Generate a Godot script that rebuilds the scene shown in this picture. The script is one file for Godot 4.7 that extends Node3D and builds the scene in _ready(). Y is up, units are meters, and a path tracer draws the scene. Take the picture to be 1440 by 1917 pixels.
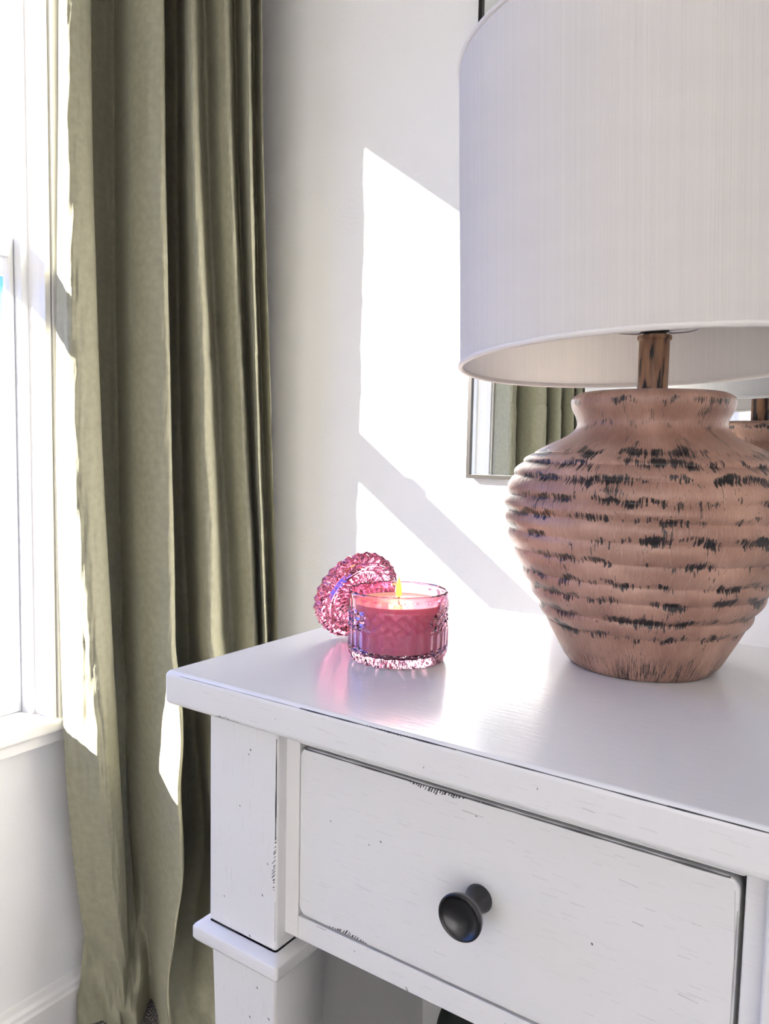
extends Node3D

# ---------------------------------------------------------------- small helpers
var _names := {}

func numbered(n: String) -> String:
	if not _names.has(n):
		_names[n] = 0
		return n
	_names[n] += 1
	return "%s_%03d" % [n, _names[n]]

func put(called: String, mesh: Mesh, mat: Material, parent: Node = self, at := Vector3.ZERO, turn := Vector3.ZERO) -> MeshInstance3D:
	var o := MeshInstance3D.new()
	o.name = numbered(called) if parent == self else called
	o.mesh = mesh
	if mat:
		o.material_override = mat
	o.position = at
	o.rotation = turn
	o.cast_shadow = GeometryInstance3D.SHADOW_CASTING_SETTING_ON
	parent.add_child(o, true)
	return o

func thing(called: String, at := Vector3.ZERO) -> Node3D:
	var o := Node3D.new()
	o.name = numbered(called)
	add_child(o, true)
	o.position = at
	return o

func tag(o: Node, label: String, category := "", group := "", kind := "") -> void:
	o.set_meta("label", label)
	if category: o.set_meta("category", category)
	if group: o.set_meta("group", group)
	if kind: o.set_meta("kind", kind)

func structure(called: String, label: String) -> Node3D:
	var o := thing(called)
	o.set_meta("kind", "structure")
	o.set_meta("label", label)
	return o

func mat(c: Color, rough := 0.6, metal := 0.0) -> StandardMaterial3D:
	var m := StandardMaterial3D.new()
	m.albedo_color = c
	m.roughness = rough
	m.metallic = metal
	return m

func cloth(c: Color, rough: float) -> StandardMaterial3D:
	var m := mat(c, rough)
	m.cull_mode = BaseMaterial3D.CULL_DISABLED
	return m

func noise(seed_: int, freq: float, octaves := 3, type := FastNoiseLite.TYPE_SIMPLEX_SMOOTH) -> FastNoiseLite:
	var n := FastNoiseLite.new()
	n.seed = seed_
	n.frequency = freq
	n.noise_type = type
	n.fractal_octaves = octaves
	return n

# a grid of points, nu columns by nv rows, as one smooth mesh; p[j * nu + i]
func grid_mesh(p: PackedVector3Array, nu: int, nv: int, closed := false, flat := false) -> ArrayMesh:
	var uv := PackedVector2Array()
	uv.resize(nu * nv)
	for j in nv:
		for i in nu:
			uv[j * nu + i] = Vector2(float(i) / (nu - 1), float(j) / (nv - 1))
	var idx := PackedInt32Array()
	for j in nv - 1:
		for i in nu - 1:
			var a := j * nu + i
			idx.append_array([a, a + nu, a + 1, a + 1, a + nu, a + nu + 1])
	var nrm := PackedVector3Array()
	nrm.resize(nu * nv)
	for k in range(0, idx.size(), 3):
		var a := p[idx[k]]
		var n := (p[idx[k + 2]] - a).cross(p[idx[k + 1]] - a)
		for q in 3:
			nrm[idx[k + q]] += n
	if closed:
		for j in nv:
			var s: Vector3 = nrm[j * nu] + nrm[j * nu + nu - 1]
			nrm[j * nu] = s
			nrm[j * nu + nu - 1] = s
	for k in nrm.size():
		nrm[k] = nrm[k].normalized()
	var arr := []
	arr.resize(Mesh.ARRAY_MAX)
	arr[Mesh.ARRAY_VERTEX] = p
	arr[Mesh.ARRAY_TEX_UV] = uv
	arr[Mesh.ARRAY_INDEX] = idx
	if not flat:
		arr[Mesh.ARRAY_NORMAL] = nrm
	var m := ArrayMesh.new()
	m.add_surface_from_arrays(Mesh.PRIMITIVE_TRIANGLES, arr)
	return m

# a turned shape: profile points are (radius, height), bottom to top
func lathe(prof: PackedVector2Array, n := 96, flat := false) -> ArrayMesh:
	var p := PackedVector3Array()
	for q in prof:
		for i in n + 1:
			var a := TAU * i / n
			p.append(Vector3(q.x * sin(a), q.y, q.x * cos(a)))
	return grid_mesh(p, n + 1, prof.size(), true, flat)

# profile with its corners doubled so that they stay crisp
func crisp(pts: Array, e := 0.0004) -> PackedVector2Array:
	var out := PackedVector2Array()
	for i in pts.size():
		var q: Vector2 = pts[i]
		if i > 0 and q.distance_to(pts[i - 1]) > 3 * e:
			out.append(q.move_toward(pts[i - 1], e))
		out.append(q)
		if i < pts.size() - 1 and q.distance_to(pts[i + 1]) > 3 * e:
			out.append(q.move_toward(pts[i + 1], e))
	return out

# a box with rounded edges; the first surface is the face towards +Z with uv over its whole extent
func rbox(size: Vector3, r: float, seg := 3) -> ArrayMesh:
	var h := size / 2
	var m := ArrayMesh.new()
	var st_front := SurfaceTool.new()
	var st_rest := SurfaceTool.new()
	st_front.begin(Mesh.PRIMITIVE_TRIANGLES)
	st_rest.begin(Mesh.PRIMITIVE_TRIANGLES)
	var faces := [[Vector3.RIGHT, Vector3.UP, Vector3.BACK], [Vector3.LEFT, Vector3.UP, Vector3.FORWARD], [Vector3.FORWARD, Vector3.UP, Vector3.RIGHT],
		[Vector3.BACK, Vector3.UP, Vector3.LEFT], [Vector3.RIGHT, Vector3.FORWARD, Vector3.UP], [Vector3.RIGHT, Vector3.BACK, Vector3.DOWN]]
	var base_rest := 0
	for f in faces.size():
		var u: Vector3 = faces[f][0]
		var v: Vector3 = faces[f][1]
		var w: Vector3 = faces[f][2]
		var hu := absf(u.dot(h))
		var hv := absf(v.dot(h))
		var hw := absf(w.dot(h))
		var us := PackedFloat32Array()
		var vs := PackedFloat32Array()
		for k in seg + 1:
			var t := r * tan(PI / 4 * (seg - k) / seg)
			us.append(-hu + r - t)
			vs.append(-hv + r - t)
		for k in seg + 1:
			var t := r * tan(PI / 4 * k / seg)
			us.append(hu - r + t)
			vs.append(hv - r + t)
		var st := st_front if f == 0 else st_rest
		var first := 0 if f == 0 else base_rest
		for b in vs:
			for a in us:
				var inner := u * clampf(a, -hu + r, hu - r) + v * clampf(b, -hv + r, hv - r) + w * (hw - r)
				var dir := (u * a + v * b + w * hw - inner).normalized()
				st.set_normal(dir)
				st.set_uv(Vector2((a + hu) / (2 * hu), 1 - (b + hv) / (2 * hv)))
				st.add_vertex(inner + dir * r)
		var n := us.size()
		for j in n - 1:
			for i in n - 1:
				var a := first + j * n + i
				for q in [a, a + n, a + 1, a + 1, a + n, a + n + 1]:
					st.add_index(q)
		if f > 0:
			base_rest += n * n
	st_front.commit(m)
	st_rest.commit(m)
	return m

func two(o: MeshInstance3D, front: Material, rest: Material) -> MeshInstance3D:
	o.material_override = null
	o.set_surface_override_material(0, front)
	o.set_surface_override_material(1, rest)
	return o

# a round bar along a path
func tube(path: PackedVector3Array, r: float, n := 10) -> ArrayMesh:
	var p := PackedVector3Array()
	var side := Vector3.ZERO
	for j in path.size():
		var d := (path[mini(j + 1, path.size() - 1)] - path[maxi(j - 1, 0)]).normalized()
		if side == Vector3.ZERO:
			side = d.cross(Vector3.UP if absf(d.y) < 0.9 else Vector3.RIGHT).normalized()
		side = (side - d * side.dot(d)).normalized()
		var o := d.cross(side)
		var rr := 0.0 if j == 0 or j == path.size() - 1 else r
		for i in n + 1:
			var a := TAU * i / n
			p.append(path[j] + (side * cos(a) + o * sin(a)) * rr)
	return grid_mesh(p, n + 1, path.size(), true)

func smooth(a: float, b: float, x: float) -> float:
	return smoothstep(a, b, x)

# ---------------------------------------------------------------- painted wood
# strokes: [x0, y0, x1, y1, width, strength] in metres from the top left corner of the face
func stroke(im: Image, ppm: float, s: Array, c: Color) -> void:
	var a := Vector2(s[0], s[1]) * ppm
	var b := Vector2(s[2], s[3]) * ppm
	var d := b - a
	var across := absf(d.x) >= absf(d.y)
	var n := maxi(1, int(maxf(absf(d.x), absf(d.y))))
	var half: float = s[4] * ppm / 2
	for k in n + 1:
		var q := a.lerp(b, float(k) / n)
		var w := half * (0.72 + 0.28 * sin(k * 0.043 + s[0] * 900.0) * cos(k * 0.017))
		if n < 6: w = half * sqrt(maxf(0.05, 1.0 - pow((k - n / 2.0) / (n / 2.0 + 0.5), 2.0)))
		var mid := q.y if across else q.x
		for e in range(floori(mid - w), ceili(mid + w) + 1):
			var x := int(q.x) if across else e
			var y := e if across else int(q.y)
			var cover := clampf(w + 0.5 - absf(e - mid), 0, 1)
			if x >= 0 and y >= 0 and x < im.get_width() and y < im.get_height() and cover > 0:
				im.set_pixel(x, y, im.get_pixel(x, y).lerp(c, s[5] * cover))

# a row of short slanting scrapes along an edge
func scrapes(from: Vector2, to: Vector2, count: int, lean: Vector2, seed_: int) -> Array:
	var rng := RandomNumberGenerator.new()
	rng.seed = seed_
	var out := []
	for k in count:
		var q := from.lerp(to, (k + rng.randf_range(-0.25, 0.25)) / count)
		var l := lean * rng.randf_range(0.5, 1.1) * sin(PI * (k + 0.7) / (count + 0.4))
		out.append([q.x, q.y, q.x + l.x, q.y + l.y, rng.randf_range(0.0010, 0.0017), rng.randf_range(0.75, 1.0)])
	return out

func painted(w: float, h: float, ppm: float, upright: bool, marks: Array, seed_: int) -> StandardMaterial3D:
	var im := Image.create(int(w * ppm), int(h * ppm), false, Image.FORMAT_RGB8)
	im.fill(WHITE_PAINT)
	var rng := RandomNumberGenerator.new()
	rng.seed = seed_
	for k in int(w * h * 9000):
		var q := Vector2(rng.randf() * w, rng.randf() * h)
		var l := rng.randf_range(0.002, 0.014)
		var d := Vector2(rng.randf_range(-0.04, 0.04) * l, l) if upright else Vector2(l, rng.randf_range(-0.04, 0.04) * l)
		stroke(im, ppm, [q.x, q.y, q.x + d.x, q.y + d.y, 0.0004, rng.randf_range(0.08, 0.30) * rng.randf()], Color(0.50, 0.47, 0.44))
	for s in marks:
		stroke(im, ppm, s, WORN)
	var m := mat(Color.WHITE, 0.42)
	m.albedo_texture = ImageTexture.create_from_image(im)
	return m

const WHITE_PAINT := Color(0.905, 0.90, 0.897)
const WORN := Color(0.10, 0.095, 0.10)

# ---------------------------------------------------------------- the scene
func _ready() -> void:
	# camera
	var cam := Camera3D.new()
	cam.name = "camera"
	cam.fov = rad_to_deg(2.0 * atan(958.5 / 1438.88))
	cam.near = 0.02
	cam.far = 200.0
	cam.transform = Transform3D(Basis(Vector3.UP, 0.597876) * Basis(Vector3.RIGHT, -0.0782074) * Basis(Vector3.BACK, 0.0193419), Vector3(0, 0.99, 0.912))
	add_child(cam)
	cam.current = true
	# sky, exposure
	var sky_m := ProceduralSkyMaterial.new()
	sky_m.sky_top_color = Color(0.23, 0.46, 0.92)
	sky_m.sky_horizon_color = Color(0.29, 0.57, 1.0)
	sky_m.sky_curve = 0.12
	sky_m.ground_bottom_color = Color(0.42, 0.40, 0.37)
	sky_m.ground_horizon_color = Color(0.62, 0.62, 0.62)
	sky_m.energy_multiplier = 2.2
	var env := Environment.new()
	env.background_mode = Environment.BG_SKY
	env.sky = Sky.new()
	env.sky.sky_material = sky_m
	env.tonemap_mode = Environment.TONE_MAPPER_LINEAR
	env.tonemap_exposure = 1.76
	env.sdfgi_enabled = true
	env.ssao_enabled = true
	env.ssil_enabled = true
	var we := WorldEnvironment.new()
	we.name = "environment"
	we.environment = env
	add_child(we)
	# low winter sun through the window
	var sun := DirectionalLight3D.new()
	sun.name = "sun"
	sun.light_energy = 8.5
	sun.light_color = Color(1.0, 0.975, 0.94)
	sun.light_angular_distance = 0.55
	sun.shadow_enabled = true
	sun.sky_mode = DirectionalLight3D.SKY_MODE_LIGHT_ONLY
	add_child(sun)
	sun.look_at_from_position(Vector3.ZERO, Vector3(1.0, -0.74, -1.5), Vector3.UP)

	room()
	windows()
	outside()
	side_table()
	curtains()
	wall_mirror()
	lamp()
	candle()
	storage_box()

# ---------------------------------------------------------------- room shell
const WX := -1.14       # inner face of the window wall
const WZ := -0.17       # inner face of the wall behind the table
const FZ := 3.7         # wall behind the camera
const RX := 2.7
const TOP := 2.5
const OZ0 := 0.208      # window opening
const OZ1 := 1.03
const OY0 := 0.525
const OY1 := 1.88
const VX0 := -1.0       # opening of the window behind the camera
const VX1 := 2.5
const VY0 := 0.35
const VY1 := 2.4

func wall_paint() -> StandardMaterial3D:
	var m := mat(Color(0.95, 0.948, 0.94), 0.55)
	var nt := NoiseTexture2D.new()
	nt.width = 512
	nt.height = 512
	nt.seamless = true
	nt.noise = noise(4, 0.06, 4)
	m.heightmap_enabled = true
	m.heightmap_texture = nt
	m.heightmap_scale = 0.02
	m.uv1_triplanar = true
	m.uv1_world_triplanar = true
	m.uv1_scale = Vector3(4, 4, 4)
	return m

func slab(st: SurfaceTool, lo: Vector3, hi: Vector3) -> void:
	var b := BoxMesh.new()
	b.size = hi - lo
	st.append_from(b, 0, Transform3D(Basis(), (lo + hi) / 2))

func slabs(list: Array) -> ArrayMesh:
	var st := SurfaceTool.new()
	st.begin(Mesh.PRIMITIVE_TRIANGLES)
	for q in list: slab(st, q[0], q[1])
	return st.commit()

func room() -> void:
	var paint := wall_paint()
	var T := 0.14
	var TL := 0.085
	var w := put("wall_left", slabs([
		[Vector3(WX - TL, 0, WZ - T), Vector3(WX, TOP, OZ0)], [Vector3(WX - TL, 0, OZ1), Vector3(WX, TOP, FZ + T)],
		[Vector3(WX - TL, 0, OZ0), Vector3(WX, OY0, OZ1)], [Vector3(WX - TL, OY1, OZ0), Vector3(WX, TOP, OZ1)]]), paint)
	tag(w, "white painted wall with the window, left of the curtain", "", "", "structure")
	w = put("wall_back", slabs([[Vector3(WX, 0, WZ - T), Vector3(RX, TOP, WZ)]]), paint)
	tag(w, "white painted wall behind the side table with sunlight on it", "", "", "structure")
	w = put("wall_front", slabs([
		[Vector3(WX, 0, FZ), Vector3(VX0, TOP, FZ + T)], [Vector3(VX1, 0, FZ), Vector3(RX, TOP, FZ + T)],
		[Vector3(VX0, 0, FZ), Vector3(VX1, VY0, FZ + T)], [Vector3(VX0, VY1, FZ), Vector3(VX1, TOP, FZ + T)]]), paint)
	tag(w, "white painted wall behind the camera with a second window", "", "", "structure")
	w = put("wall_right", slabs([[Vector3(RX, 0, WZ - T), Vector3(RX + T, TOP, FZ + T)]]), paint)
	tag(w, "white painted wall to the right of the side table", "", "", "structure")
	w = put("ceiling", slabs([[Vector3(WX - T, TOP, WZ - T), Vector3(RX + T, TOP + T, FZ + T)]]), paint)
	tag(w, "flat white ceiling over the room", "", "", "structure")
	# carpet
	var carpet := mat(Color(1, 1, 1), 1.0)
	var nt := NoiseTexture2D.new()
	nt.width = 512
	nt.height = 512
	nt.seamless = true
	nt.noise = noise(11, 0.11, 3)
	var ramp := Gradient.new()
	ramp.offsets = PackedFloat32Array([0.0, 0.38, 0.52, 0.66, 1.0])
	ramp.colors = PackedColorArray([Color(0.24, 0.225, 0.22), Color(0.42, 0.40, 0.39), Color(0.66, 0.635, 0.62), Color(0.82, 0.80, 0.785), Color(0.90, 0.88, 0.865)])
	nt.color_ramp = ramp
	carpet.albedo_texture = nt
	var nh := NoiseTexture2D.new()
	nh.width = 512
	nh.height = 512
	nh.seamless = true
	nh.noise = noise(11, 0.11, 3)
	carpet.heightmap_enabled = true
	carpet.heightmap_texture = nh
	carpet.heightmap_scale = 0.8
	carpet.uv1_triplanar = true
	carpet.uv1_world_triplanar = true
	carpet.uv1_scale = Vector3(5, 5, 5)
	w = put("floor", slabs([[Vector3(WX - T, -T, WZ - T), Vector3(RX + T, 0, FZ + T)]]), carpet)
	tag(w, "speckled grey-beige carpet below the window", "", "", "structure")
	# skirting boards with a stepped top
	var trim := mat(Color(0.925, 0.92, 0.91), 0.3)
	var prof := [Vector2(0, 0), Vector2(0.015, 0), Vector2(0.015, 0.062), Vector2(0.0125, 0.067), Vector2(0.0115, 0.073), Vector2(0.0075, 0.079), Vector2(0.005, 0.088), Vector2(0, 0.090)]
	w = put("baseboard_left", extrude(prof, Vector3(WX, 0, WZ), Vector3(WX, 0, FZ), Vector3.RIGHT), trim)
	tag(w, "white skirting board under the window", "", "", "structure")
	w = put("baseboard_back", extrude(prof, Vector3(RX, 0, WZ), Vector3(WX, 0, WZ), Vector3.BACK), trim)
	tag(w, "white skirting board behind the side table", "", "", "structure")

# an outline of (out, up) points swept from a to b
func extrude(prof: Array, a: Vector3, b: Vector3, out: Vector3) -> ArrayMesh:
	var p := PackedVector3Array()
	var c := crisp(prof, 0.0006)
	for e in [a, b]:
		for q in c:
			p.append(e + out * q.x + Vector3.UP * q.y)
	return grid_mesh(p, c.size(), 2)

# a mitred rectangular frame standing in the YZ plane, x from x0 to x1
func frame_yz(x0: float, x1: float, y0: float, y1: float, z0: float, z1: float, wy: Vector2, wz: Vector2) -> ArrayMesh:
	return slabs([
		[Vector3(x0, y0, z0), Vector3(x1, y0 + wy.x, z1)], [Vector3(x0, y1 - wy.y, z0), Vector3(x1, y1, z1)],
		[Vector3(x0, y0 + wy.x, z0), Vector3(x1, y1 - wy.y, z0 + wz.x)], [Vector3(x0, y0 + wy.x, z1 - wz.y), Vector3(x1, y1 - wy.y, z1)]])

func windows() -> void:
	var trim := mat(Color(0.93, 0.925, 0.915), 0.3)
	var vinyl := mat(Color(0.93, 0.935, 0.94), 0.35)
	var glass := StandardMaterial3D.new()
	glass.albedo_color = Color(1, 1, 1, 0.04)
	glass.transparency = BaseMaterial3D.TRANSPARENCY_ALPHA
	glass.roughness = 0.02
	var w := structure("window_1", "white double-hung sash window beside the green curtain, sky outside")
	# casing boards on the wall, with a bead along their inner edge
	var cx := WX + 0.018
	put("casing", slabs([[Vector3(WX, OY0 + 0.005, OZ0 - 0.066), Vector3(cx, OY1 + 0.066, OZ0 - 0.012)]]), trim, w)
	put("casing", slabs([[Vector3(WX, OY0 + 0.005, OZ1 + 0.012), Vector3(cx, OY1 + 0.066, OZ1 + 0.066)]]), trim, w)
	put("casing", slabs([[Vector3(WX, OY1 + 0.012, OZ0 - 0.012), Vector3(cx, OY1 + 0.066, OZ1 + 0.012)]]), trim, w)
	put("casing_bead", slabs([[Vector3(WX, OY0 + 0.005, OZ0 - 0.009), Vector3(cx - 0.003, OY1 + 0.009, OZ0)], [Vector3(WX, OY0 + 0.005, OZ1), Vector3(cx - 0.003, OY1 + 0.009, OZ1 + 0.009)], [Vector3(WX, OY1, OZ0), Vector3(cx - 0.003, OY1 + 0.009, OZ1)]]), trim, w)
	# stool and its rounded nose
	put("sill", rbox(Vector3(0.085, 0.024, OZ1 - OZ0 + 0.20), 0.006), trim, w, Vector3(WX - 0.0205, OY0 + 0.011, (OZ0 + OZ1) / 2))
	put("sill_apron", slabs([[Vector3(WX, OY0 - 0.018, OZ0 - 0.07), Vector3(WX + 0.014, OY0 - 0.001, OZ1 + 0.07)]]), trim, w)
	# fixed frame with its two tracks
	put("window_frame", frame_yz(WX - 0.077, WX - 0.03, OY0 + 0.0, OY1, OZ0, OZ1, Vector2(0.026, 0.02), Vector2(0.012, 0.012)), vinyl, w)
	# lower sash in front, upper sash behind it
	var z0 := OZ0 + 0.0135
	var z1 := OZ1 - 0.0135
	var lower := put("lower_sash", frame_yz(WX - 0.066, WX - 0.049, OY0 + 0.027, 1.318, z0, z1, Vector2(0.036, 0.034), Vector2(0.0075, 0.0075)), vinyl, w)
	put("pane", slabs([[Vector3(WX - 0.064, OY0 + 0.06, z0 + 0.005), Vector3(WX - 0.060, 1.29, z1 - 0.005)]]), glass, lower)
	var upper := put("upper_sash", frame_yz(WX - 0.096, WX - 0.079, 1.262, OY1, OZ0, OZ1, Vector2(0.042, 0.054), Vector2(0.007, 0.007)), vinyl, w)
	put("pane", slabs([[Vector3(WX - 0.093, 1.30, OZ0 + 0.005), Vector3(WX - 0.089, OY1 - 0.05, OZ1 - 0.005)]]), glass, upper)
	put("sash_lock", rbox(Vector3(0.022, 0.012, 0.05), 0.004), vinyl, w, Vector3(WX - 0.062, 1.324, (OZ0 + OZ1) / 2))
	# the window behind the camera
	var w2 := structure("window_2", "white framed window in the wall behind the camera")
	var f := 0.05
	put("window_frame", slabs([
		[Vector3(VX0, VY0, FZ + 0.04), Vector3(VX0 + f, VY1, FZ + 0.1)], [Vector3(VX1 - f, VY0, FZ + 0.04), Vector3(VX1, VY1, FZ + 0.1)],
		[Vector3(VX0 + f, VY0, FZ + 0.04), Vector3(VX1 - f, VY0 + f, FZ + 0.1)], [Vector3(VX0 + f, VY1 - f, FZ + 0.04), Vector3(VX1 - f, VY1, FZ + 0.1)]]), vinyl, w2)
	var bay := (VX1 - VX0 - 2 * f) / 3.0
	for k in 3:
		var x := VX0 + f + bay * k
		if k > 0:
			put("mullion", slabs([[Vector3(x - 0.02, VY0 + f, FZ + 0.05), Vector3(x + 0.02, VY1 - f, FZ + 0.09)]]), vinyl, w2)
		put("pane", slabs([[Vector3(x + 0.02, VY0 + f, FZ + 0.068), Vector3(x + bay - 0.02, VY1 - f, FZ + 0.072)]]), glass, w2)

	# sheer curtain drawn across it
	var voile := cloth(Color(0.95, 0.945, 0.93), 0.9)
	voile.backlight_enabled = true
	voile.backlight = Color(0.75, 0.75, 0.75)
	var p := PackedVector3Array()
	var nu := 361
	for j in 12:
		for i in nu:
			var u := float(i) / (nu - 1)
			p.append(Vector3(lerpf(VX0 - 0.1, VX1 + 0.1, u), lerpf(2.47, 0.02, j / 11.0), FZ - 0.11 + 0.028 * sin(u * 190.0 + 0.6 * sin(u * 23.0))))
	var v := put("sheer_curtain", grid_mesh(p, nu, 12), voile)
	tag(v, "white sheer curtain over the window behind the camera", "curtain")

# ---------------------------------------------------------------- what stands outside
func outside() -> void:
	var lawn := mat(Color(0.60, 0.57, 0.52), 1.0)
	var nt := NoiseTexture2D.new()
	nt.noise = noise(21, 0.03, 4)
	nt.seamless = true
	var ramp := Gradient.new()
	ramp.colors = PackedColorArray([Color(0.47, 0.43, 0.36), Color(0.72, 0.68, 0.60)])
	nt.color_ramp = ramp
	lawn.albedo_texture = nt
	lawn.uv1_triplanar = true
	lawn.uv1_world_triplanar = true
	lawn.uv1_scale = Vector3(0.15, 0.15, 0.15)
	var g := put("ground", slabs([[Vector3(-70, -3.4, -70), Vector3(60, -3.2, 60)]]), lawn)
	tag(g, "dry lawn outside, below the window", "", "", "structure")
	var h := thing("house", Vector3(-17.0, -3.2, -8.6))
	tag(h, "neighbouring house with pinkish walls and grey roof, seen through the window", "house")
	h.rotation.y = deg_to_rad(30)
	var brick := mat(Color(0.80, 0.70, 0.66), 0.9)
	var roof := cloth(Color(0.56, 0.56, 0.61), 0.9)
	var white := mat(Color(0.92, 0.92, 0.92), 0.6)
	put("wall", slabs([[Vector3(-6, 0, -4), Vector3(6, 2.75, 4)]]), brick, h)
	put("fascia", slabs([[Vector3(-6.4, 2.70, -4.4), Vector3(6.4, 2.92, 4.4)]]), white, h)
	var rp := PackedVector3Array([Vector3(-6.5, 2.9, 4.5), Vector3(6.5, 2.9, 4.5), Vector3(-4.0, 4.6, 0), Vector3(4.0, 4.6, 0), Vector3(-6.5, 2.9, -4.5), Vector3(6.5, 2.9, -4.5)])
	var rf := put("roof", grid_mesh(rp, 2, 3), roof, h)
	for e in [[1, 5, 3], [0, 2, 4]]:
		var hip := SurfaceTool.new()
		hip.begin(Mesh.PRIMITIVE_TRIANGLES)
		for q in e: hip.add_vertex(rp[q])
		hip.generate_normals()
		put("roof_hip", hip.commit(), roof, rf)
	for x in [-3.6, 0.0, 3.6]:
		var f := put("window", slabs([[Vector3(x - 0.6, 0.9, 3.96), Vector3(x + 0.6, 2.3, 4.06)]]), white, h)
		put("pane", slabs([[Vector3(x - 0.5, 1.0, 4.0), Vector3(x + 0.5, 2.2, 4.07)]]), mat(Color(0.25, 0.29, 0.34), 0.1), f)

# ---------------------------------------------------------------- side table
const TY := 0.79        # height of the table top
const TX0 := -0.545
const TX1 := 0.067
const TZ1 := 0.461
const TZ0 := 0.012

func side_table() -> void:
	var t := thing("side_table", Vector3((TX0 + TX1) / 2, 0, (TZ0 + TZ1) / 2))
	tag(t, "distressed white wooden side table with one drawer and a black knob", "side table")
	var o := -t.position
	# plain painted wood for the faces without marks of their own
	var wood := mat(WHITE_PAINT, 0.42)
	var gn := NoiseTexture2D.new()
	gn.width = 512
	gn.height = 512
	gn.seamless = true
	gn.noise = noise(31, 0.02, 4)
	wood.heightmap_enabled = true
	wood.heightmap_texture = gn
	wood.heightmap_scale = 0.012
	wood.uv1_triplanar = true
	wood.uv1_scale = Vector3(3, 22, 3)
	var lacquer := mat(Color(0.94, 0.94, 0.94), 0.20)
	lacquer.metallic_specular = 0.6
	lacquer.heightmap_enabled = true
	lacquer.heightmap_texture = gn
	lacquer.heightmap_scale = 0.008
	lacquer.uv1_triplanar = true
	lacquer.uv1_scale = Vector3(3, 3, 14)
	# top
	var W := TX1 - TX0
	var marks := [[0.16, 0.0012, 0.30, 0.0012, 0.0019, 0.92], [0.29, 0.0010, 0.45, 0.0013, 0.0015, 0.85], [0.44, 0.0012, W, 0.0011, 0.0017, 0.9], [0.02, 0.0014, 0.17, 0.0013, 0.0009, 0.5], [0.065, 0.0294, 0.125, 0.0297, 0.0006, 0.6]]
	marks += scrapes(Vector2(0.225, 0.0004), Vector2(0.27, 0.0004), 17, Vector2(0.0012, 0.0022), 3)
	marks += scrapes(Vector2(0.066, 0.030), Vector2(0.098, 0.030), 11, Vector2(-0.003, -0.0034), 4)
	marks += [[0.135, 0.016, 0.1355, 0.016, 0.001, 0.4], [0.36, 0.013, 0.3605, 0.0131, 0.0016, 0.5], [0.39, 0.017, 0.398, 0.018, 0.0005, 0.25], [0.275, 0.02, 0.2752, 0.021, 0.0012, 0.3]]
	var top := put("tabletop", rbox(Vector3(W, 0.031, TZ1 - TZ0), 0.0055, 4), null, t, o + Vector3((TX0 + TX1) / 2, TY - 0.0155, (TZ0 + TZ1) / 2))
	two(top, painted(W, 0.031, 3000, false, marks, 5), lacquer)
	# legs: a square block, a moulded cap and a tapered lower leg
	var leg_marks := [[0.0808, 0.012, 0.0805, 0.10, 0.0016, 0.95], [0.081, 0.02, 0.0812, 0.08, 0.0006, 0.8], [0.0806, 0.155, 0.0806, 0.19, 0.0006, 0.5]]
	leg_marks += scrapes(Vector2(0.0815, 0.098), Vector2(0.0790, 0.148), 15, Vector2(-0.0034, 0.0042), 8)
	for q in [[0.0505, 0.0275, 0.0016], [0.0486, 0.032, 0.0013], [0.038, 0.081, 0.0011], [0.0714, 0.1234, 0.0013], [0.0655, 0.1533, 0.0016], [0.0192, 0.1706, 0.0012], [0.0506, 0.196, 0.0019]]:
		leg_marks.append([q[0], q[1], q[0] + q[2] * 0.7, q[1] + q[2] * 0.5, q[2], 0.95])
	var low_marks := [[0.0785, 0.014, 0.077, 0.3, 0.0010, 0.7], [0.0785, 0.05, 0.0778, 0.16, 0.0008, 0.8]]
	for q in [[0.0572, 0.018, 0.0016], [0.0478, 0.050, 0.0016], [0.0708, 0.0415, 0.0018], [0.079, 0.0095, 0.0018]]:
		low_marks.append([q[0], q[1], q[0] + q[2] * 0.7, q[1] + q[2] * 0.5, q[2], 0.95])
	var leg_front := painted(0.082, 0.20, 3000, true, leg_marks, 6)
	var low_front := painted(0.08, 0.54, 2200, true, low_marks, 7)
	for sx in [0, 1]:
		for sz in [1, 0]:
			var x0 := -0.507 if sx == 0 else 0.029 - 0.082
			var z0 := 0.441 - 0.075 if sz == 1 else TZ0 + 0.02
			var leg := put("leg", rbox(Vector3(0.082, 0.20, 0.075), 0.003), null, t, o + Vector3(x0 + 0.041, 0.659, z0 + 0.0375))
			two(leg, leg_front, wood)
			var cap := put("leg_cap", lathe_square(0.082 / 2, 0.075 / 2), wood, leg, Vector3(0, -0.1, 0))
			cap.set_meta("label", "moulded cap between leg block and tapered foot")
			var low := put("leg_foot", taper_front(0.0795 / 2, 0.055 / 2, 0.0725 / 2, 0.05 / 2, 0.535), null, leg, Vector3(0.0003, -0.124, 0))
			two(low, low_front, wood)
	# rails round the drawer, sides and back
	put("top_rail", rbox(Vector3(0.3452, 0.0165, 0.0198), 0.0015), wood, t, o + Vector3(-0.2380, 0.7515, 0.419))
	var rail_marks := [[0.02, 0.0015, 0.03, 0.0015, 0.0007, 0.4], [0.11, 0.017, 0.112, 0.0195, 0.0018, 0.9], [0.06, 0.0075, 0.0604, 0.008, 0.0012, 0.8], [0.195, 0.009, 0.1955, 0.0095, 0.0014, 0.9]]
	var br := put("bottom_rail", rbox(Vector3(0.3452, 0.0205, 0.0198), 0.0008), null, t, o + Vector3(-0.2380, 0.5815, 0.419))
	two(br, painted(0.3452, 0.0205, 3000, false, rail_marks, 12), wood)
	put("stile", rbox(Vector3(0.0155, 0.1805, 0.02), 0.001), wood, t, o + Vector3(-0.4185, 0.6615, 0.419))
	put("stile", rbox(Vector3(0.0155, 0.1805, 0.02), 0.001), wood, t, o + Vector3(-0.0575, 0.6615, 0.419))
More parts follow.
